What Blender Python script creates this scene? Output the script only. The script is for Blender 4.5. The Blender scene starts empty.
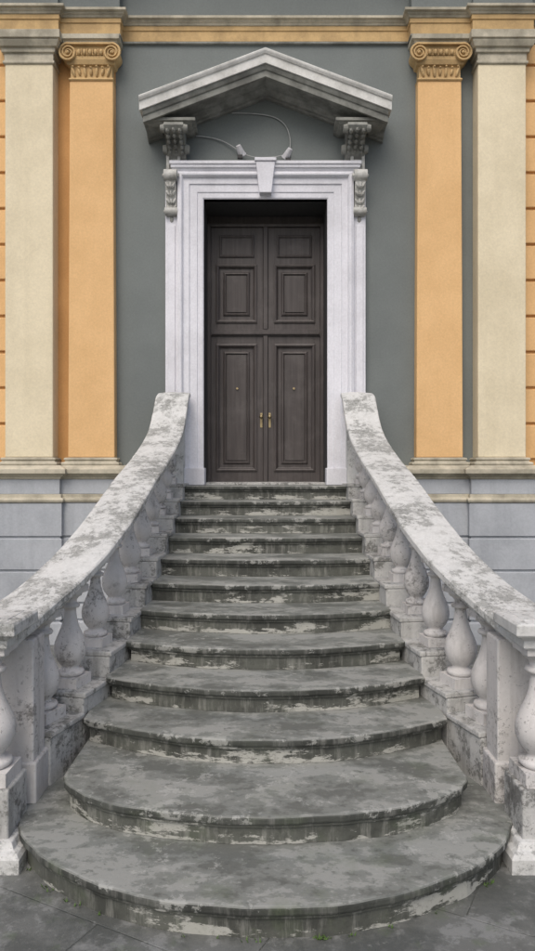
import bpy, bmesh, math, random
from mathutils import Vector, Matrix
random.seed(7)
scene=bpy.context.scene
R=math.radians
# ------------------------------------------------------------------ helpers
def empty(name):
    o=bpy.data.objects.new(name,None); scene.collection.objects.link(o); o.empty_display_size=0.2; return o
def finish(bm,name,mat,parent=None,bevel=0,smooth=False,seg=2,angle=40):
    bmesh.ops.recalc_face_normals(bm,faces=bm.faces)
    me=bpy.data.meshes.new(name); bm.to_mesh(me); bm.free()
    if mat: me.materials.append(mat)
    if smooth:
        for p in me.polygons: p.use_smooth=True
    o=bpy.data.objects.new(name,me); scene.collection.objects.link(o)
    if parent: o.parent=parent
    if bevel>0:
        m=o.modifiers.new('bevel','BEVEL'); m.width=bevel; m.segments=seg; m.limit_method='ANGLE'; m.angle_limit=R(angle)
    return o
def abox(bm,x0,x1,y0,y1,z0,z1):
    vs=[bm.verts.new((x,y,z)) for x in (x0,x1) for y in (y0,y1) for z in (z0,z1)]
    for f in ((0,1,3,2),(4,6,7,5),(0,4,5,1),(2,3,7,6),(0,2,6,4),(1,5,7,3)):
        bm.faces.new([vs[i] for i in f])
def boxes(lst,name,mat,parent=None,bevel=0.005):
    bm=bmesh.new()
    for b in lst: abox(bm,*b)
    return finish(bm,name,mat,parent,bevel)
def obox(bm,c,ang,hx,hy,z0,z1):
    ca,sa=math.cos(ang),math.sin(ang); vs=[]
    for sx in (-1,1):
        for sy in (-1,1):
            for z in (z0,z1):
                lx,ly=sx*hx,sy*hy
                vs.append(bm.verts.new((c[0]+lx*ca-ly*sa,c[1]+lx*sa+ly*ca,z)))
    for f in ((0,1,3,2),(4,6,7,5),(0,4,5,1),(2,3,7,6),(0,2,6,4),(1,5,7,3)):
        bm.faces.new([vs[i] for i in f])
def sweep(bm,path,prof,mp,closed=False,sgn=1,vend=False):
    n=len(path); rings=[]
    def nrm(a,b):
        dx,dy=b[0]-a[0],b[1]-a[1]; l=math.hypot(dx,dy); return (-dy/l*sgn,dx/l*sgn)
    for i in range(n):
        if closed: n1=nrm(path[i-1],path[i]); n2=nrm(path[i],path[(i+1)%n])
        else:
            n1=nrm(path[i-1],path[i]) if i>0 else None
            n2=nrm(path[i],path[i+1]) if i<n-1 else None
            n1=n1 or n2; n2=n2 or n1
        k=1+n1[0]*n2[0]+n1[1]*n2[1]; m=((n1[0]+n2[0])/k,(n1[1]+n2[1])/k)
        if vend and (i==0 or i==n-1): m=(0,1/n1[1])
        rings.append([bm.verts.new(mp(path[i][0]+m[0]*o,path[i][1]+m[1]*o,h)) for o,h in prof])
    P=len(prof)
    for i in range(n if closed else n-1):
        a,b=rings[i],rings[(i+1)%n]
        for j in range(P):
            k=(j+1)%P
            bm.faces.new([a[j],a[k],b[k],b[j]])
    if not closed:
        bm.faces.new(rings[0]); bm.faces.new(rings[-1][::-1])
def interp(t,pts):
    if t<=pts[0][0]: return pts[0][1]
    for (a,va),(b,vb) in zip(pts,pts[1:]):
        if t<=b: return va+(vb-va)*(t-a)/(b-a)
    return pts[-1][1]
def smoothi(t,pts):
    n=len(pts)
    if t<=pts[0][0]: return pts[0][1]
    if t>=pts[-1][0]: return pts[-1][1]
    for i in range(n-1):
        if t<=pts[i+1][0]:
            x0,y0=pts[i]; x1,y1=pts[i+1]; h=x1-x0; u=(t-x0)/h
            def sl(j):
                a=pts[max(0,j-1)]; b=pts[min(n-1,j+1)]; return (b[1]-a[1])/(b[0]-a[0])
            m0,m1=sl(i)*h,sl(i+1)*h
            return (2*u**3-3*u*u+1)*y0+(u**3-2*u*u+u)*m0+(-2*u**3+3*u*u)*y1+(u**3-u*u)*m1
# ------------------------------------------------------------------ materials
class NT:
    def __init__(s,name):
        s.m=bpy.data.materials.new(name); s.m.use_nodes=True; s.n=s.m.node_tree; s.b=s.n.nodes['Principled BSDF']
        s.tc=s.n.nodes.new('ShaderNodeTexCoord')
    def node(s,t,**k):
        x=s.n.nodes.new(t)
        for a,v in k.items(): setattr(x,a,v)
        return x
    def link(s,a,b): s.n.links.new(a,b)
    def mapping(s,scale=(1,1,1),loc=(0,0,0)):
        m=s.node('ShaderNodeMapping'); m.inputs['Scale'].default_value=scale; m.inputs['Location'].default_value=loc
        s.link(s.tc.outputs['Object'],m.inputs['Vector']); return m.outputs[0]
    def noise(s,scale,detail=6,rough=.6,sc=(1,1,1),loc=(0,0,0),dist=0):
        x=s.node('ShaderNodeTexNoise'); x.inputs['Scale'].default_value=scale; x.inputs['Detail'].default_value=detail
        x.inputs['Roughness'].default_value=rough; x.inputs['Distortion'].default_value=dist
        s.link(s.mapping(sc,loc),x.inputs['Vector']); return x.outputs['Fac']
    def ramp(s,f,a,b,v0=0,v1=1):
        x=s.node('ShaderNodeMapRange'); x.inputs[1].default_value=a; x.inputs[2].default_value=b; x.inputs[3].default_value=v0; x.inputs[4].default_value=v1
        s.link(f,x.inputs[0]); return x.outputs[0]
    def math(s,op,a,b):
        x=s.node('ShaderNodeMath',operation=op)
        for i,v in enumerate((a,b)):
            if isinstance(v,(int,float)): x.inputs[i].default_value=v
            else: s.link(v,x.inputs[i])
        return x.outputs[0]
    def mix(s,f,a,b,blend='MIX'):
        x=s.node('ShaderNodeMix',data_type='RGBA',blend_type=blend)
        if isinstance(f,(int,float)): x.inputs[0].default_value=f
        else: s.link(f,x.inputs[0])
        for i,v in ((6,a),(7,b)):
            if isinstance(v,tuple): x.inputs[i].default_value=(*v,1)
            else: s.link(v,x.inputs[i])
        return x.outputs[2]
    def nz(s):
        g=s.node('ShaderNodeNewGeometry'); x=s.node('ShaderNodeSeparateXYZ'); s.link(g.outputs['Normal'],x.inputs[0]); return x.outputs[2]
    def posz(s):
        x=s.node('ShaderNodeSeparateXYZ'); s.link(s.tc.outputs['Object'],x.inputs[0]); return x.outputs[2]
    def out(s,col,rough=.8,bump=None,bs=.3,bd=.01,spec=.3):
        s.link(col,s.b.inputs['Base Color'])
        if isinstance(rough,(int,float)): s.b.inputs['Roughness'].default_value=rough
        else: s.link(rough,s.b.inputs['Roughness'])
        s.b.inputs['Specular IOR Level'].default_value=spec
        if bump is not None:
            b=s.node('ShaderNodeBump'); b.inputs['Strength'].default_value=bs; b.inputs['Distance'].default_value=bd
            s.link(bump,b.inputs['Height']); s.link(b.outputs[0],s.b.inputs['Normal'])
        return s.m
def plaster(name,col,dirt,amt=.35,scale=1.5,streak=.3,seed=0,bs=.2,rough=.85,hi=.62):
    t=NT(name)
    f=t.ramp(t.noise(scale,6,.65,loc=(seed,seed,0)),.42,hi,0,amt)
    c=t.mix(f,col,dirt)
    st=t.ramp(t.noise(6,4,.6,sc=(1,1,.08),loc=(seed*3,0,0)),.5,.75,0,streak)
    c=t.mix(st,c,dirt)
    fine=t.noise(45,3,.7)
    v=t.ramp(fine,.3,.7,.92,1.06)
    h=t.node('ShaderNodeHueSaturation'); t.link(c,h.inputs['Color']); t.link(v,h.inputs['Value'])
    return t.out(h.outputs[0],rough,fine,bs,.005)
def weathered(name,base,dark,light,amt=.55,th=.53,streak=.5):
    """lime-washed stone with lichen speckle, more on upward faces"""
    t=NT(name)
    n1=t.noise(13,8,.78); n2=t.noise(2.6,4,.6,loc=(5,2,1)); n3=t.noise(38,6,.78,loc=(1,7,3))
    up=t.ramp(t.nz(),.3,.8)
    s=t.math('ADD',n1,t.math('MULTIPLY',t.math('SUBTRACT',n2,.5),.6))
    s=t.math('ADD',s,t.math('MULTIPLY',up,.035))
    c=t.mix(t.ramp(n3,.45,.62,0,.4),base,light)
    c=t.mix(t.ramp(s,th-.05,th+.06,0,amt*.55),c,dark)
    c=t.mix(t.ramp(s,th+.035,th+.06,0,amt),c,dark)
    s2=t.math('ADD',n3,t.math('MULTIPLY',t.math('SUBTRACT',n2,.5),.5))
    c=t.mix(t.ramp(s2,.58,.64,0,.65),c,tuple(x*.5 for x in dark))
    st=t.ramp(t.noise(11,5,.65,sc=(1,1,.12),loc=(3,1,0)),.5,.68,0,streak)
    c=t.mix(st,c,dark)
    return t.out(c,.85,s,.35,.010)
M_grey=plaster('grey_plaster',(.178,.198,.193),(.135,.15,.148),.5,.8,.15,1,.12)
M_orange=plaster('ochre_plaster',(.74,.48,.235),(.60,.37,.165),.5,1.2,.3,2)
M_orange_d=plaster('deep_orange_plaster',(.58,.33,.135),(.42,.22,.08),.45,1.2,.25,3)
M_cream=plaster('cream_plaster',(.74,.66,.48),(.56,.49,.34),.5,.9,.3,4)
M_tan=plaster('tan_plaster',(.56,.39,.19),(.32,.22,.11),.6,3,.4,5)
M_pale=plaster('pale_moulding_plaster',(.52,.48,.38),(.21,.195,.15),.65,3,.5,6)
M_white=plaster('white_painted_stone',(.72,.725,.77),(.50,.50,.53),.45,1.8,.35,7)
M_base=plaster('blue_grey_base_plaster',(.42,.445,.475),(.28,.30,.325),.55,1.5,.5,8)
M_pedw=plaster('white_cornice_paint',(.76,.76,.73),(.34,.34,.31),.5,5,.3,19,hi=.68)
M_ped=plaster('dirty_white_stone',(.56,.56,.53),(.20,.20,.18),.75,5,.4,9,hi=.62)
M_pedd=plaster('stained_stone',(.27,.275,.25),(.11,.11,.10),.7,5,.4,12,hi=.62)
M_rail=weathered('weathered_limewash',(.56,.565,.55),(.24,.245,.23),(.74,.74,.73),.62,.535,.2)
M_balu=weathered('weathered_limewash_balusters',(.58,.565,.55),(.26,.25,.235),(.70,.69,.68),.45,.58,.4)
M_string=weathered('weathered_string_stone',(.47,.47,.455),(.15,.15,.14),(.64,.64,.62),.7,.53,.5)
def stepmat(name,top,dark,light,riser,flake,riserflake=1,edge=False):
    t=NT(name)
    n1=t.noise(3.2,7,.66,sc=(.7,1.3,1)); n2=t.noise(17,7,.75,loc=(3,1,2)); n3=t.noise(1.1,3,.6,loc=(9,1,0))
    s=t.math('ADD',n1,t.math('MULTIPLY',t.math('SUBTRACT',n2,.5),.35))
    c=t.mix(t.ramp(s,.51,.545,0,.6),top,light)
    c=t.mix(t.ramp(s,.47,.41,0,.75),c,dark)
    c=t.mix(t.ramp(n2,.59,.66,0,.5),c,light)
    c=t.mix(t.ramp(n2,.42,.34,0,.55),c,tuple(x*.8 for x in dark))
    f1=t.noise(6,9,.78,sc=(.45,.45,1.6),loc=(4,4,4))
    z=t.posz(); fr=t.math('FRACT',t.math('DIVIDE',z,.15),0)
    lo=t.ramp(fr,.05,.75,.07,-.05)
    q=t.math('ADD',t.math('ADD',f1,lo),t.math('MULTIPLY',t.math('SUBTRACT',n3,.5),.55))
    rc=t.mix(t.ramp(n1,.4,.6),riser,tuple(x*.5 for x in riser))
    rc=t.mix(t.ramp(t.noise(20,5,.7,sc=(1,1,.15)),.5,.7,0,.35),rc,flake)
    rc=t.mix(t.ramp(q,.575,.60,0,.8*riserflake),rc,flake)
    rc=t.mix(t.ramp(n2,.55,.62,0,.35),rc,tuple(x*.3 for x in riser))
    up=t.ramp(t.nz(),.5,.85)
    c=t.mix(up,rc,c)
    if edge:
        at=t.node('ShaderNodeAttribute'); at.attribute_name='edge'
        e=at.outputs['Fac']
        w=t.math('ADD',t.noise(8,8,.78,loc=(11,3,2)),t.math('MULTIPLY',e,.07))
        w=t.math('ADD',w,t.math('MULTIPLY',t.math('SUBTRACT',n3,.5),.4))
        c=t.mix(t.ramp(w,.60,.625,0,.6),c,tuple(min(1,x*1.15) for x in light))
    mo=t.math('MULTIPLY',t.ramp(t.noise(4,7,.7,loc=(2,8,5)),.52,.68),t.ramp(z,.1,.5,.32,.05))
    c=t.mix(mo,c,(.10,.135,.065))
    return t.out(c,t.ramp(n1,.4,.6,.4,.75),s,.5,.012,.4)
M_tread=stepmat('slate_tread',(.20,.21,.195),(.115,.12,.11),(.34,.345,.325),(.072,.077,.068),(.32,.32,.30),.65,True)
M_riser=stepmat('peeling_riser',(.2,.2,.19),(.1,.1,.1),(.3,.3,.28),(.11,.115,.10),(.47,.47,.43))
def doormat():
    t=NT('weathered_door_wood')
    g=t.noise(30,5,.6,sc=(1,1,.05)); c=t.mix(t.ramp(g,.3,.7),(.046,.039,.038),(.080,.070,.067))
    d=t.ramp(t.noise(3,7,.7),.5,.7,0,.5); c=t.mix(d,c,(.12,.11,.105))
    return t.out(c,.5,g,.15,.003,.4)
M_door=doormat()
def simple(name,col,rough=.5,metal=0):
    t=NT(name); n=t.noise(25,3,.6); c=t.mix(t.ramp(n,.3,.7),col,tuple(x*.75 for x in col)); t.b.inputs['Metallic'].default_value=metal
    return t.out(c,rough,n,.1,.002)
M_dark=simple('dark_recess_shade',(.06,.06,.06),.8)  # shadow of the door recess put into the reveal's dark grey colour
M_brass=simple('tarnished_brass',(.42,.34,.2),.5,1)
M_lamp=simple('lamp_housing',(.6,.6,.62),.4,.0)
M_cable=simple('cable_sheath',(.42,.43,.42),.6)
M_black=simple('black_rubber',(.03,.03,.03),.5)
M_weed=simple('weed_leaf',(.09,.16,.04),.7)
def groundmat():
    t=NT('stone_paving')
    br=t.node('ShaderNodeTexBrick'); br.offset=.5
    for k,v in (('Scale',1),('Mortar Size',.004),('Mortar Smooth',.6),('Brick Width',1.4),('Row Height',.8),('Bias',0)): br.inputs[k].default_value=v
    br.inputs['Color1'].default_value=(.15,.155,.148,1); br.inputs['Color2'].default_value=(.125,.13,.123,1); br.inputs['Mortar'].default_value=(.075,.08,.07,1)
    mp=t.node('ShaderNodeMapping'); mp.inputs['Rotation'].default_value=(0,0,R(28)); t.link(t.tc.outputs['Object'],mp.inputs[0]); t.link(mp.outputs[0],br.inputs['Vector'])
    n=t.noise(6,9,.75); c=t.mix(t.ramp(n,.51,.56,0,.5),br.outputs['Color'],(.29,.295,.29))
    c=t.mix(t.ramp(t.noise(2.2,8,.7,loc=(7,7,0)),.45,.55,0,.75),c,(.075,.08,.075))
    c=t.mix(t.ramp(t.noise(22,7,.75,loc=(2,7,0)),.58,.66,0,.4),c,(.33,.33,.32))
    c=t.mix(t.ramp(t.noise(6,9,.7,loc=(1,5,0)),.56,.66,0,.4),c,(.09,.125,.06))
    h=t.math('ADD',t.math('MULTIPLY',br.outputs['Fac'],-.6),n)
    return t.out(c,.45,h,.6,.012,.45)
M_ground=groundmat()
# ------------------------------------------------------------------ ground
bm=bmesh.new(); s=200
bm.faces.new([bm.verts.new(p) for p in ((-s,-s,0),(s,-s,0),(s,s,0),(-s,s,0))])
finish(bm,'paved_ground',M_ground)
# ------------------------------------------------------------------ building
B=empty('neoclassical_building')
WY=8.4; TOP=9.2
boxes([(-1.76,-.73,WY,9,0,TOP),(.73,1.76,WY,9,0,TOP),(-.73,.73,WY,9,5.14,TOP),(1.76,2.7,WY,9,0,TOP),(-.73,.73,WY+.02,9,0,1.79)],'wall_grey',M_grey,B,0)
boxes([(-9,-1.76,WY,9,0,TOP),(2.7,9,WY,9,0,TOP)],'wall_orange',M_orange_d,B,0)
boxes([(-9,9,9.05,16,0,TOP-.01)],'building_mass',M_grey,B,0)
lst=[]
for sx in (-1,1):
    z=2.1
    while z<6.9:
        a,b=sorted((sx*3.0,sx*8.9)); lst.append((a,b,WY-.03,WY+.01,z+.012,min(z+.40,6.96))); z+=.42
boxes(lst,'banded_ashlar',M_orange,B,.01)
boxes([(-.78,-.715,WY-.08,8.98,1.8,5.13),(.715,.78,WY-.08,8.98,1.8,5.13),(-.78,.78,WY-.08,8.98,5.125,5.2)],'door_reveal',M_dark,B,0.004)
def pilaster(x0,x1,proj,z0,z1,mat,name,taper=.0):
    bm=bmesh.new(); y0=WY-proj; y1=WY+.05
    c=(x0+x1)/2; h=(x1-x0)/2
    v=[]
    for z,k in ((z0,1),(z1,1-taper)):
        v.append([bm.verts.new((c+sx*h*k,y,z)) for sx,y in ((-1,y0),(1,y0),(1,y1),(-1,y1))])
    for i in range(4): bm.faces.new([v[0][i],v[0][(i+1)%4],v[1][(i+1)%4],v[1][i]])
    bm.faces.new(v[0]); bm.faces.new(v[1])
    return finish(bm,name,mat,B,.012)
mpz=lambda x,y,z:(x,y,z)
def plan_sweep(path,prof,name,mat,closed=False,bevel=.004,parent=B,sgn=-1):
    bm=bmesh.new(); sweep(bm,path,prof,mpz,closed,sgn); return finish(bm,name,mat,parent,bevel)
PB=[(-.05,2.032),(.06,2.032),(.065,2.05),(.055,2.065),(.03,2.07),(.025,2.085),(.04,2.095),(.035,2.115),(.008,2.12),(-.05,2.125)]
for sx in (-1,1):
    a,b=sorted((sx*1.745,sx*2.285)); pilaster(a,b,.13,2.12,6.5,M_orange,'inner_pilaster_shaft',.07)
    p=[(a,WY+.02),(a,WY-.13),(b,WY-.13),(b,WY+.02)]
    plan_sweep(p,PB,'inner_pilaster_base',M_pale)
    a,b=sorted((sx*2.435,sx*2.985)); pilaster(a,b,.21,2.12,6.78,M_cream,'outer_pilaster_shaft',.0)
    p=[(a,WY+.02),(a,WY-.21),(b,WY-.21),(b,WY+.02)]
    plan_sweep(p,PB,'outer_pilaster_base',M_pale)
    plan_sweep(p,[(-.05,6.62),(.006,6.62),(.02,6.63),(.02,6.655),(.006,6.66),(.006,6.74),(.03,6.75),(.035,6.79),(.06,6.80),(.085,6.85),(.085,6.87),(.105,6.875),(.105,6.965),(-.05,6.965)],'outer_pilaster_capital',M_pale)
    c=sx*2.015
    yF=WY-.13
    a,b=c-.25,c+.25
    p=[(a+.01,WY+.02),(a+.01,yF),(b-.01,yF),(b-.01,WY+.02)]
    plan_sweep(p,[(-.05,6.47),(.012,6.475),(.022,6.49),(.012,6.505),(0,6.51),(0,6.64),(.03,6.65),(.05,6.70),(.05,6.74),(-.05,6.74)],'ionic_capital_necking',M_tan)
    plan_sweep(p,[(-.05,6.865),(.05,6.865),(.07,6.885),(.07,6.90),(.10,6.91),(.10,6.965),(-.05,6.965)],'ionic_capital_abacus',M_pale)
    bm=bmesh.new()
    abox(bm,a,b,yF-.05,WY,6.745,6.862)
    for vx,dr in ((a+.0,1),(b-.0,-1)):
        vz=6.765
        ring=[]
        for yy,rr in ((WY-.02,.088),(yF-.065,.088)):
            ring.append([bm.verts.new((vx+rr*math.cos(t*math.tau/28),yy,vz+rr*math.sin(t*math.tau/28))) for t in range(28)])
        for i in range(28): bm.faces.new([ring[0][i],ring[0][(i+1)%28],ring[1][(i+1)%28],ring[1][i]])
        bm.faces.new(ring[1]); bm.faces.new(ring[0])
        prev=None
        N=64
        for i in range(N+1):
            u=i/N; th=math.pi/2+dr*(u*2.4*math.tau); rr=.087*(1-u)+.016; w=.011*(1-u)+.005
            ctr=Vector((vx+rr*math.cos(th),yF-.068,vz+rr*math.sin(th)))
            rd=Vector((math.cos(th),0,math.sin(th)))
            q=[bm.verts.new(ctr+rd*w),bm.verts.new(ctr+rd*w*.6+Vector((0,-.02,0))),bm.verts.new(ctr-rd*w*.6+Vector((0,-.02,0))),bm.verts.new(ctr-rd*w)]
            if prev:
                for k in range(3): bm.faces.new([prev[k],prev[k+1],q[k+1],q[k]])
            prev=q
        bmesh.ops.create_icosphere(bm,subdivisions=2,radius=.02,matrix=Matrix.Translation((vx,yF-.075,vz)))
    abox(bm,a,b,yF-.09,yF-.04,6.852,6.872)
    for i in range(5):
        ex=c+(i-2)*.064
        bmesh.ops.create_icosphere(bm,subdivisions=2,radius=.027,matrix=Matrix.Translation((ex,yF-.056,6.775))@Matrix.Diagonal((.85,1,1.35,1)))
        if i<4: abox(bm,ex+.029,ex+.035,yF-.075,yF-.03,6.735,6.81)
    for i in range(7):
        ex=c+(i-3)*.068; hgt=.05 if i%2 else .068
        bmesh.ops.create_icosphere(bm,subdivisions=2,radius=.028,matrix=Matrix.Translation((ex,yF-.012,6.58))@Matrix.Rotation((i-3)*.1,4,'Y')@Matrix.Diagonal((.65,.9,hgt/.028,1)))
        bmesh.ops.create_icosphere(bm,subdivisions=1,radius=.015,matrix=Matrix.Translation((ex,yF-.035,6.58+hgt*.7)))
    finish(bm,'ionic_capital_volutes',M_tan,B,0,False)
def brk():
    L=[(-9,WY),(-3.03,WY),(-3.03,WY-.22),(-2.39,WY-.22),(-2.39,WY-.15),(-1.70,WY-.15),(-1.70,WY)]
    return L+[(-x,y) for x,y in L[::-1]]
E=brk()
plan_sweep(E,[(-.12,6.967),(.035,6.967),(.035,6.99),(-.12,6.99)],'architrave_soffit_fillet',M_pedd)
plan_sweep(E,[(-.12,6.992),(.03,6.992),(.03,7.11),(.042,7.112),(.042,7.165),(-.12,7.165)],'architrave_fascia',M_tan)
plan_sweep(E,[(-.12,7.167),(.05,7.167),(.06,7.185),(.08,7.20),(.08,7.21),(.11,7.22),(.11,7.25),(-.12,7.25)],'architrave_moulding',M_pale)
plan_sweep(E,[(-.12,7.252),(.02,7.252),(.02,7.9),(-.12,7.9)],'frieze',M_grey)
plan_sweep(E,[(-.12,7.902),(.05,7.902),(.08,7.98),(.30,8.0),(.32,8.12),(.40,8.2),(.40,8.24),(-.12,8.4)],'cornice',M_pale)
def basepath(sgn):
    L=[(-9,WY),(-3.06,WY),(-3.06,WY-.24),(-2.37,WY-.24),(-2.37,WY-.17),(-1.68,WY-.17),(-1.68,WY-.03),(-1.17,WY-.03)]
    return L if sgn<0 else [(-x,y) for x,y in L[::-1]]
for sg in (-1,1):
    P=basepath(sg)
    g=[(-.05,0),(.10,0),(.10,.24)]
    for z in (.24,.43,.81,1.19):
        g+=[(.06,z+.0),(.035,z+.012),(.035,z+.026),(.06,z+.038)]
    g+=[(.06,1.60),(-.05,1.60)]
    plan_sweep(P,g,'rusticated_base',M_base,bevel=.003)
    plan_sweep(P,[(-.05,1.602),(.055,1.602),(.075,1.61),(.085,1.635),(.075,1.655),(.05,1.66),(.05,1.70),(-.05,1.70)],'base_torus',M_pale)
    plan_sweep(P,[(-.05,1.702),(.03,1.702),(.03,1.87),(-.05,1.87)],'base_dado',M_base)
    plan_sweep(P,[(-.05,1.872),(.04,1.872),(.05,1.90),(.08,1.915),(.08,1.925),(.115,1.935),(.115,1.985),(.09,2.00),(.03,2.03),(-.05,2.03)],'base_cap_moulding',M_pale)
# ---- door surround
mpx=lambda x,z,h:(x,WY-h,z)
bm=bmesh.new()
sweep(bm,[(-.718,1.803),(-.718,5.125),(.718,5.125),(.718,1.803)],
 [(0,0),(0,.085),(.015,.095),(.07,.095),(.075,.105),(.16,.107),(.165,.122),(.235,.124),(.24,.15),(.255,.165),(.275,.165),(.285,.155),(.30,.15),(.30,0)],mpx,False,1)
finish(bm,'door_architrave',M_white,B,.003)
boxes([(-1.165,-1.02,WY-.085,WY+.01,1.8,5.40),(1.02,1.165,WY-.085,WY+.01,1.8,5.40),
       (-1.135,-1.05,WY-.1,WY-.06,2.15,4.82),(1.05,1.135,WY-.1,WY-.06,2.15,4.82)],'outer_jamb_strips',M_white,B,.006)
boxes([(-1.19,-.70,WY-.2,WY+.01,1.802,2.0),(.70,1.19,WY-.2,WY+.01,1.802,2.0)],'jamb_plinths',M_white,B,.008)
p=[(-1.03,WY+.02),(-1.03,WY-.12),(1.03,WY-.12),(1.03,WY+.02)]
plan_sweep(p,[(-.05,5.427),(.03,5.427),(.04,5.45),(.06,5.46),(.06,5.49),(.075,5.495),(.075,5.53),(-.05,5.545)],'lintel_cap',M_white)
bm=bmesh.new()
v=[bm.verts.new(q) for q in ((-.07,WY-.20,5.16),(.07,WY-.20,5.16),(.11,WY-.21,5.515),(-.11,WY-.21,5.515),(-.07,WY,5.16),(.07,WY,5.16),(.11,WY,5.515),(-.11,WY,5.515))]
for f in ((0,1,2,3),(4,7,6,5),(0,4,5,1),(3,2,6,7),(0,3,7,4),(1,5,6,2)): bm.faces.new([v[i] for i in f])
abox(bm,-.125,.125,WY-.225,WY,5.517,5.555)
finish(bm,'keystone',M_white,B,.008)
def console(cx,w,zb,zt,pt,pb,name,mat):
    bm=bmesh.new(); N=24; pts=[]
    for i in range(N+1):
        u=i/N; z=zt+(zb-zt)*u
        p=pt+(pb-pt)*u+.025*math.sin(u*math.pi*2)
        pts.append((p,z))
    L=[(0,zt)]+pts+[(0,zb)]
    r=[[bm.verts.new((cx+s*w/2,WY-p,z)) for p,z in L] for s in (-1,1)]
    for j in range(len(L)):
        k=(j+1)%len(L); bm.faces.new([r[0][j],r[0][k],r[1][k],r[1][j]])
    bm.faces.new(r[0]); bm.faces.new(r[1])
    for zz,pp,rr in ((zt-.06,pt-.01,.065),(zb+.05,pb,.045)):
        bmesh.ops.create_cone(bm,cap_ends=True,segments=20,radius1=rr,radius2=rr,depth=w+.03,matrix=Matrix.Translation((cx,WY-pp,zz))@Matrix.Rotation(R(90),4,'Y'))
        for s in (-1,1):
            bmesh.ops.create_icosphere(bm,subdivisions=1,radius=rr*.4,matrix=Matrix.Translation((cx+s*(w/2+.015),WY-pp,zz)))
    for k in range(5):
        u=.18+k*.16; z=zt+(zb-zt)*u; p=pt+(pb-pt)*u+.025*math.sin(u*math.pi*2)
        for s in (-1,0,1):
            bmesh.ops.create_icosphere(bm,subdivisions=1,radius=.03,matrix=Matrix.Translation((cx+s*w*.3,WY-p,z))@Matrix.Rotation(s*.5,4,'Y')@Matrix.Diagonal((.6,.7,1.5,1)))
    bmesh.ops.create_icosphere(bm,subdivisions=2,radius=.035,matrix=Matrix.Translation((cx,WY-pb*.6,zb-.03))@Matrix.Diagonal((.8,.8,1.3,1)))
    finish(bm,name,mat,B,0)
for sx in (-1,1):
    console(sx*1.09,.12,4.92,5.42,.20,.12,'scroll_console',M_ped)
    a,b=sorted((sx*.985,sx*1.15)); 
    boxes([(a,b,WY-.10,WY+.01,5.40,5.86),(a-.0,a+.035,WY-.125,WY-.09,5.42,5.86),(b-.035,b,WY-.125,WY-.09,5.42,5.86)],'console_strip',M_ped,B,.005)
    bm=bmesh.new(); cx=sx*1.03; w=.30
    L=[(0,5.87),(.40,5.87),(.42,5.83),(.39,5.79),(.32,5.77),(.24,5.75),(.18,5.70),(.14,5.62),(.10,5.58),(0,5.57)]
    r=[[bm.verts.new((cx+s*w*.36,WY-p,z)) for p,z in L] for s in (-1,1)]
    for j in range(len(L)):
        k=(j+1)%len(L); bm.faces.new([r[0][j],r[0][k],r[1][k],r[1][j]])
    bm.faces.new(r[0]); bm.faces.new(r[1])
    for s in (-1,1):
        for (pp,zz,rr) in ((.36,5.815,.05),(.13,5.68,.06)):
            bmesh.ops.create_cone(bm,cap_ends=True,segments=18,radius1=rr,radius2=rr*.8,depth=.05,matrix=Matrix.Translation((cx+s*(w*.36+.02),WY-pp,zz))@Matrix.Rotation(R(90)*s,4,'Y'))
    for k in range(5):
        for s in (-1,0,1):
            pp=.38-k*.06; zz=5.79-k*.035
            bmesh.ops.create_icosphere(bm,subdivisions=1,radius=.036,matrix=Matrix.Translation((cx+s*.07,WY-pp,zz-.01*abs(s)))@Matrix.Diagonal((.7,1.2,.9,1)))
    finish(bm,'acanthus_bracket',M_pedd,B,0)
# ---- pediment
bm=bmesh.new()
Z0,Z1,XE=5.87,6.385,1.37
pr=[(-.06,-.02),(-.06,.05),(-.045,.06),(-.04,.10),(-.02,.125),(0,.16),(0,.38),(-.012,.385),(-.012,.415),(.05,.42),(.055,.435),(.07,.445),(.09,.455),(.098,.46),(.19,-.02)]
sweep(bm,[(-XE,Z0),(0,Z1),(XE,Z0)],pr,mpx,False,1,True)
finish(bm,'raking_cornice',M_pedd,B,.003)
bm=bmesh.new()
sweep(bm,[(-XE-.03,Z0-.011),(0,Z1),(XE+.03,Z0-.011)],[(.100,.30),(.100,.475),(.185,.485),(.19,.50),(.21,.515),(.225,.52),(.235,.52),(.25,.30),(.215,-.02),(.205,-.02)],mpx,False,1,True)
finish(bm,'raking_cyma',M_pedw,B,.003)
for sx in (-1,1):
    a,b=sorted((sx*.86,sx*1.31))
    p=[(a,WY+.02),(a,WY-.30),(b,WY-.30),(b,WY+.02)]
    plan_sweep(p,[(-.12,5.872),(.0,5.872),(.03,5.885),(.035,5.90),(.07,5.905),(.07,5.94),(-.12,5.97)],'cornice_return',M_pedd)
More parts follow.
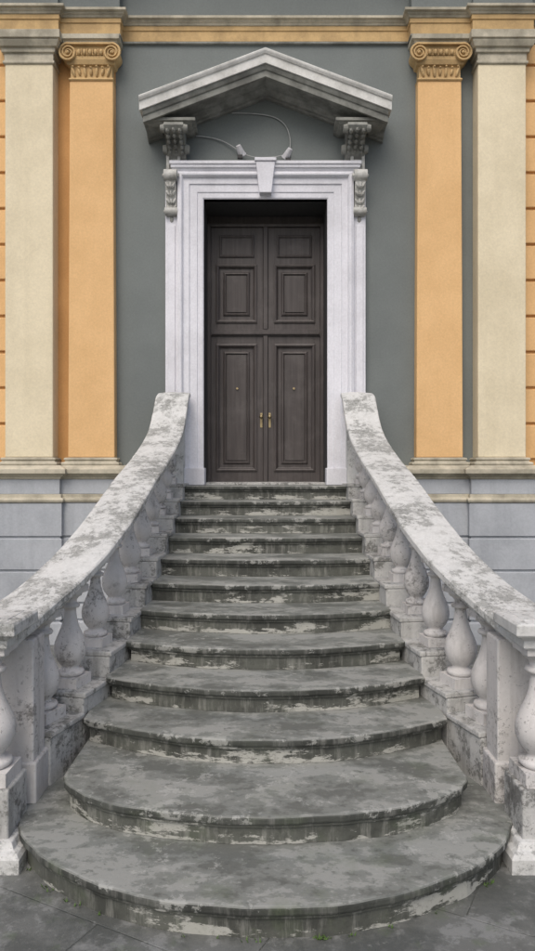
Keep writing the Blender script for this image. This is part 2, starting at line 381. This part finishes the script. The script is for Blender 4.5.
# ---- doors
D=empty('double_door')
DY=8.84
bm=bmesh.new()
abox(bm,-.72,.72,DY+.05,DY+.11,1.8,5.13)
abox(bm,-.714,-.675,DY-.05,DY+.04,1.805,5.0); abox(bm,.675,.714,DY-.05,DY+.04,1.805,5.0)
abox(bm,-.674,.674,DY-.05,DY+.04,4.97,5.0)
abox(bm,-.674,.674,DY-.035,DY+.035,3.63,3.71); abox(bm,-.66,.66,DY-.055,DY-.036,3.645,3.675)
abox(bm,-.026,.026,DY-.04,DY+.03,1.81,3.629); abox(bm,-.026,.026,DY-.04,DY+.03,3.711,4.969)
for s in (-1,1):
    def bx(x0,x1,y0,y1,z0,z1):
        a,b=sorted((s*x0,s*x1)); abox(bm,a,b,y0,y1,z0,z1)
    for (z0,z1,pz0,pz1) in ((1.81,3.628,1.97,3.52),(3.712,4.968,3.80,4.50)):
        bx(.030,.115,DY-.012,DY+.028,z0,z1); bx(.60,.673,DY-.012,DY+.028,z0,z1)
        bx(.1152,.5998,DY-.012,DY+.028,z0,pz0); bx(.1152,.5998,DY-.012,DY+.028,pz1,z1)
        x0,x1=sorted((s*.115,s*.60))
        mpd=lambda x,z,h:(x,DY-h,z)
        sweep(bm,[(x0,pz0),(x1,pz0),(x1,pz1),(x0,pz1)],[(-.012,-.03),(-.012,.026),(.006,.034),(.022,.026),(.032,.0),(.042,-.004),(.046,-.03)],mpd,True,1)
        sweep(bm,[(x0+.08,pz0+.08),(x1-.08,pz0+.08),(x1-.08,pz1-.08),(x0+.08,pz1-.08)],[(-.005,-.03),(-.003,-.002),(.012,.012),(.024,.016),(.034,.004),(.038,-.03)],mpd,True,1)
        abox(bm,x0+.042,x1-.042,DY+.006,DY+.027,pz0+.042,pz1-.042)
        abox(bm,x0+.125,x1-.125,DY-.010,DY+.005,pz0+.125,pz1-.125)
    x0,x1=sorted((s*.14,s*.57))
    sweep(bm,[(x0,4.60),(x1,4.60),(x1,4.87),(x0,4.87)],[(0,-.03),(0,.028),(.014,.034),(.028,.026),(.034,-.03)],lambda x,z,h:(x,DY-h,z),True,1)
finish(bm,'door_leaves',M_door,D,.002)
bm=bmesh.new()
for s in (-1,1):
    x=s*.052
    abox(bm,x-.014,x+.014,DY-.02,DY-.013,2.50,2.68)
    bmesh.ops.create_uvsphere(bm,u_segments=16,v_segments=10,radius=.024,matrix=Matrix.Translation((x,DY-.075,2.63)))
    bmesh.ops.create_cone(bm,cap_ends=True,segments=12,radius1=.01,radius2=.01,depth=.06,matrix=Matrix.Translation((x,DY-.045,2.63))@Matrix.Rotation(R(90),4,'X'))
    bmesh.ops.create_cone(bm,cap_ends=True,segments=12,radius1=.014,radius2=.014,depth=.03,matrix=Matrix.Translation((s*.35,DY-.014,2.98))@Matrix.Rotation(R(90),4,'X'))
finish(bm,'door_knobs',M_brass,D,.001)
boxes([(-.714,.714,WY-.05,DY+.02,1.795,1.83)],'threshold',M_string,D,.008)
# ------------------------------------------------------------------ staircase
S=empty('stone_staircase')
r=.15
steps={12:(7.87,.00,.91),11:(7.443,.03,.91),10:(7.016,.05,.915),9:(6.589,.07,.92),8:(6.162,.10,.935),7:(5.735,.14,.945),6:(5.308,.19,.97),
 5:(4.88,.23,1.0),4:(4.454,.29,1.06),3:(4.03,.36,1.12)}
def outline(k,inset,inner=False):
    rnd=random.Random(k*13); pts=[]; N=44
    ph=[rnd.uniform(0,6.28) for _ in range(4)]
    def wob(x): return .004*math.sin(9*x+ph[0])+.003*math.sin(23*x+ph[1])+.002*math.sin(51*x+ph[2])
    if k>=3:
        f0,bow,hw=steps[k]; f=f0+inset; hw2=hw-inset*(1 if (k<=5 or inner) else 0)
        for i in range(N+1):
            x=-1+2*i/N; pts.append((x*hw2,f+bow*abs(x)**2.1+wob(x)))
        ye=f0+bow+(.55 if k<12 else .48)-(.03 if inner else 0)
        pts+= [(hw2,ye),(-hw2,ye)]
    else:
        a,b,c=((1.105,.51,3.955) if k==2 else (1.345,1.045,4.02))
        a-=inset; b-=inset
        for i in range(N+1):
            th=math.pi*i/N; w=wob(th-1.5); pts.append((-(a-w)*math.cos(th),c-(b-w)*math.sin(th)))
        ye=4.75-(.03 if inner else 0); pts+=[(a,ye),(-a,ye)]
    return pts
def slab(bm,pts,z0,z1,inner=None,lay=None):
    lo=[bm.verts.new((x,y,z0)) for x,y in pts]; hi=[bm.verts.new((x,y,z1)) for x,y in pts]
    n=len(pts)
    for i in range(n): bm.faces.new([lo[i],lo[(i+1)%n],hi[(i+1)%n],hi[i]])
    bm.faces.new(lo[::-1])
    if inner:
        h2=[bm.verts.new((x,y,z1)) for x,y in inner]
        for i in range(n): bm.faces.new([hi[i],hi[(i+1)%n],h2[(i+1)%n],h2[i]])
        bm.faces.new(h2)
        for v in hi: v[lay]=1.0
        for v in lo: v[lay]=.3
    else: bm.faces.new(hi)
bmT=bmesh.new(); bmR=bmesh.new(); bmF=bmesh.new()
lay=bmT.verts.layers.float.new('edge')
for k in range(1,13):
    slab(bmT,outline(k,0),k*r-.045,k*r,outline(k,.075,True),lay)
    slab(bmF,outline(k,.018),k*r-.062,k*r-.0455)
    slab(bmR,outline(k,.034),(k-1)*r-(.0 if k>1 else .02),k*r-.0625)
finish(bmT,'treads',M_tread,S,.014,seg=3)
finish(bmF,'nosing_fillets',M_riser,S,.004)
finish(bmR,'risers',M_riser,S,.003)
# ------------------------------------------------------------------ balustrades
cX=[(3.9,1.46),(4.2,1.38),(4.5,1.285),(4.85,1.20),(5.35,1.13),(6.1,1.075),(7.0,1.045),(8.3,1.04)]
cR=[(3.8,1.50),(4.2,1.42),(4.5,1.335),(4.85,1.255),(5.35,1.18),(6.1,1.12),(7.0,1.075),(8.3,1.045)]
rZ=[(3.8,1.09),(4.25,1.20),(4.75,1.37),(5.35,1.60),(6.1,1.885),(6.7,2.07),(7.1,2.20),(7.45,2.33),(7.7,2.47),(7.9,2.65),(8.05,2.80),(8.2,2.86)]
sZ=[(4.2,.38),(4.5,.47),(4.77,.6),(5.12,.75),(5.56,.9),(5.9,1.05),(6.29,1.2),(6.67,1.35),(7.1,1.5),(7.5,1.65),(7.87,1.8),(8.4,1.8)]
BP=[(.10,.72),(.115,.84),(.135,.88),(.155,.82),(.165,.60),(.19,.52),(.205,.60),(.25,.82),(.31,.98),(.37,1.02),(.43,.97),(.50,.80),(.58,.58),(.66,.43),(.74,.37),(.775,.37),(.78,.55),(.80,.62),(.82,.55),(.825,.40),(.86,.42),(.885,.55),(.90,.72),(.93,.76)]
def baluster(bm,c,z0,z1,Rr,ang):
    h=z1-z0; ang+=random.uniform(-.04,.04)
    obox(bm,c,ang,Rr*.96,Rr*.96,z0,z0+.10*h); obox(bm,c,ang,Rr*.85,Rr*.85,z0+.93*h,z1)
    n=24; prev=None
    for t,q in BP:
        ring=[bm.verts.new((c[0]+Rr*q*math.cos(i*math.tau/n),c[1]+Rr*q*math.sin(i*math.tau/n),z0+t*h)) for i in range(n)]
        if prev:
            for i in range(n):
                f=bm.faces.new([prev[i],prev[(i+1)%n],ring[(i+1)%n],ring[i]]); f.smooth=True
        prev=ring
for sx in (-1,1):
    A=empty('stair_balustrade')
    bm=bmesh.new(); N=70
    prof=[(-.18,-.055),(-.187,-.045),(-.187,-.01),(-.177,.0),(-.08,.010),(0,.014),(.08,.010),(.177,0),(.187,-.01),(.187,-.045),(.18,-.055),(.15,-.06),(.135,-.07),(.112,-.078),(.105,-.125),(-.105,-.125),(-.112,-.078),(-.135,-.07),(-.15,-.06)]
    y0,y1=3.80,8.22
    rings=[]
    for i in range(N+1):
        y=y0+(y1-y0)*i/N
        x=smoothi(y,cR); z=smoothi(y,rZ)
        dx=(smoothi(y+.03,cR)-smoothi(y-.03,cR))/.06
        l=math.hypot(dx,1); nx,ny=1/l,-dx/l
        dz=(smoothi(y+.02,rZ)-smoothi(y-.02,rZ))/.04
        kk=math.sqrt(1+dz*dz)
        j=.002
        rings.append([bm.verts.new((sx*(x+nx*o)+random.uniform(-j,j)*.6,y+ny*o,z+h*(kk if h<-.02 else 1)+random.uniform(-j,j))) for o,h in prof])
    for a,b in zip(rings,rings[1:]):
        for q in range(len(prof)):
            k=(q+1)%len(prof); bm.faces.new([a[q],a[k],b[k],b[q]])
    bm.faces.new(rings[0]); bm.faces.new(rings[-1])
    finish(bm,'handrail',M_rail,A,.006,angle=50)
    ys=[4.36,4.66,5.04,5.45,5.87,6.29,6.71,7.11,7.5,7.86]
    bounds=[4.17]+[(a+b)/2 for a,b in zip(ys,ys[1:])]+[8.32]
    bmS=bmesh.new(); bmB=bmesh.new()
    for i,y in enumerate(ys):
        zt=interp(y,sZ)+.03
        x=smoothi(y,cX)+.03; dx=(smoothi(y+.05,cX)-smoothi(y-.05,cX))/.1
        ang=-math.atan(dx)*sx
        rz=smoothi(y,rZ)-.12*math.sqrt(1+((smoothi(y+.02,rZ)-smoothi(y-.02,rZ))/.04)**2)+.012
        baluster(bmB,(sx*x,y),zt,rz,.102 if y<5 else .094,ang)
        for w,za,zb in ((.150,-.01,zt-.035),(.162,zt-.0345,zt)):
            ya,yb=bounds[i],bounds[i+1]
            sec=[]
            for yy in (ya,(ya+yb)/2,yb):
                xx=smoothi(yy,cX); d=(smoothi(yy+.03,cX)-smoothi(yy-.03,cX))/.06; l=math.hypot(d,1)
                sec.append(((sx*(xx-w/l),yy+d*w/l),(sx*(xx+w/l),yy-d*w/l)))
            pts=[s_[0] for s_ in sec]+[s_[1] for s_ in sec[::-1]]
            slab(bmS,pts,za,zb)
    finish(bmB,'balusters',M_balu,A,0)
    finish(bmS,'stepped_plinth',M_string,A,.008)
    x0,x1=sorted((sx*1.275,sx*1.53))
    bm=bmesh.new(); abox(bm,x0,x1,3.93,4.13,.1,1.04)
    a,b=x0-.02,x1+.02
    abox(bm,a,b,3.91,4.15,-.01,.37)
    finish(bm,'end_pier',M_balu,A,.01)
    x0,x1=sorted((sx*.93,sx*1.15))
    boxes([(x0,x1,8.08,8.36,1.79,2.70)],'wall_pier',M_rail,A,.008)
for sx in (-1,1):
    T=empty('terrace_balustrade')
    ya,yb=3.53,3.87
    cx0,cx1=1.25,6.0
    def rect(e,x0=cx0,x1=cx1,y0=ya,y1=yb):
        return [(sx*(x0-e),y0-e),(sx*(x1+e),y0-e),(sx*(x1+e),y1+e),(sx*(x0-e),y1+e)]
    pp=rect(0)
    sg=-1 if sx>0 else 1
    plan_sweep(pp,[(-.06,1.075),(-.045,1.075),(-.045,1.115),(-.03,1.125),(-.015,1.14),(.005,1.145),(.015,1.155),(.015,1.205),(.005,1.215),(-.06,1.222)],'coping_moulding',M_rail,True,.003,T,sg)
    a,b=sorted((sx*(cx0+.04),sx*(cx1-.04)))
    boxes([(a,b,ya+.04,yb-.04,1.08,1.224)],'coping',M_rail,T,.004)
    a,b=sorted((sx*(cx0+.03),sx*(cx1-.03)))
    boxes([(a,b,ya+.03,yb-.03,-.01,.375)],'plinth',M_string,T,.01)
    plan_sweep(pp,[(-.04,-.005),(.05,-.005),(.05,.07),(.035,.09),(.01,.10),(-.005,.13),(-.04,.135)],'plinth_base',M_rail,True,.004,T,sg)
    bm=bmesh.new()
    x=cx0+.165
    while x<cx1-.1:
        baluster(bm,(sx*x,(ya+yb)/2),.374,1.085,.118,0); x+=.34
    finish(bm,'balusters',M_balu,T,0)
# ------------------------------------------------------------------ weeds at the foot of the stair
bm=bmesh.new(); rw=random.Random(5)
for _ in range(26):
    th=rw.uniform(.15,.85)*math.pi
    if rw.random()<.6: th=rw.choice((.22,.56,.8))*math.pi+rw.gauss(0,.025)
    a=1.345-.034+.012; b=1.045-.034+.012
    px_,py_=-a*math.cos(th),4.02-b*math.sin(th)
    for __ in range(rw.randint(3,6)):
        d=rw.uniform(0,6.28); l=rw.uniform(.008,.02); w=.004
        bx_,by_=px_+rw.uniform(-.015,.015),py_-rw.uniform(0,.02)
        ux,uy=math.cos(d),math.sin(d)
        bm.faces.new([bm.verts.new((bx_-uy*w,by_+ux*w,.003)),bm.verts.new((bx_+uy*w,by_-ux*w,.003)),bm.verts.new((bx_+ux*l*.7,by_+uy*l*.7,l))])
finish(bm,'weeds',M_weed)
# ------------------------------------------------------------------ spotlights + cable
def tube(name,pts,rad,mat):
    cu=bpy.data.curves.new(name,'CURVE'); cu.dimensions='3D'; cu.bevel_depth=rad; cu.bevel_resolution=2
    sp=cu.splines.new('NURBS'); sp.points.add(len(pts)-1); sp.use_endpoint_u=True; sp.order_u=4
    for p,q in zip(sp.points,pts): p.co=(*q,1)
    cu.materials.append(mat); o=bpy.data.objects.new(name,cu); scene.collection.objects.link(o); return o
def px(x,y,d): return ((x-265.5)/715*d,d,1.97-(y-470.5)/715*d)
for (a,b,rot) in ((240,150,-.5),(288,153,.6)):
    c=Vector(px(a,b,8.27)); L=empty('wall_spotlight'); 
    bm=bmesh.new()
    m=Matrix.Translation(c)@Matrix.Rotation(rot,4,'Y')@Matrix.Rotation(R(35),4,'X')
    bmesh.ops.create_cone(bm,cap_ends=True,segments=18,radius1=.045,radius2=.028,depth=.11,matrix=m)
    bmesh.ops.create_cone(bm,cap_ends=True,segments=18,radius1=.05,radius2=.05,depth=.015,matrix=m@Matrix.Translation((0,0,-.06)))
    finish(bm,'lamp_head',M_lamp,L,.003)
    bm=bmesh.new()
    bmesh.ops.create_cone(bm,cap_ends=True,segments=14,radius1=.035,radius2=.035,depth=.02,matrix=Matrix.Translation((c.x,WY-.01,c.z+.02))@Matrix.Rotation(R(90),4,'X'))
    abox(bm,c.x-.012,c.x+.012,c.y+.01,WY-.01,c.z+.01,c.z+.03); abox(bm,c.x-.03,c.x+.03,c.y-.02,c.y+.02,c.z-.10,c.z-.06)
    finish(bm,'bracket',M_black,L,.002)
tube('electrical_cable',[px(*q) for q in ((196,136,8.38),(215,137,8.38),(232,145,8.36),(246,157,8.34),(266,158,8.36),(284,156,8.36),(291,150,8.36),(290,133,8.37),(282,118,8.38),(262,113,8.38),(232,113,8.38))],.006,M_cable)
# ------------------------------------------------------------------ light
w=bpy.data.worlds.new('World'); scene.world=w; w.use_nodes=True
nt=w.node_tree; bg=nt.nodes['Background']; sk=nt.nodes.new('ShaderNodeTexSky'); sk.sky_type='NISHITA'; sk.sun_disc=False
el,az=R(50),R(195)
sk.sun_elevation=el; sk.sun_rotation=az; sk.air_density=1.0; sk.dust_density=4.0; sk.ozone_density=.7
nt.links.new(sk.outputs[0],bg.inputs[0]); bg.inputs[1].default_value=.145
sd=bpy.data.lights.new('sun','SUN'); sd.energy=1.35; sd.angle=R(40); sd.color=(1,.97,.93)
so=bpy.data.objects.new('sun',sd); scene.collection.objects.link(so)
dirv=Vector((math.sin(az)*math.cos(el),math.cos(az)*math.cos(el),math.sin(el)))
so.rotation_euler=dirv.to_track_quat('Z','Y').to_euler(); so.location=(0,-5,15)
# ------------------------------------------------------------------ camera
cd=bpy.data.cameras.new('camera'); co=bpy.data.objects.new('camera',cd); scene.collection.objects.link(co)
cd.sensor_fit='VERTICAL'; cd.sensor_height=24; cd.lens=715/951*24; cd.shift_x=2/951; cd.shift_y=-5/951
cd.clip_end=1000; cd.clip_start=.05
co.location=(0,0,1.97); co.rotation_euler=(R(90),0,0); scene.camera=co
scene.view_settings.view_transform='Standard'; scene.view_settings.look='None'; scene.view_settings.exposure=0
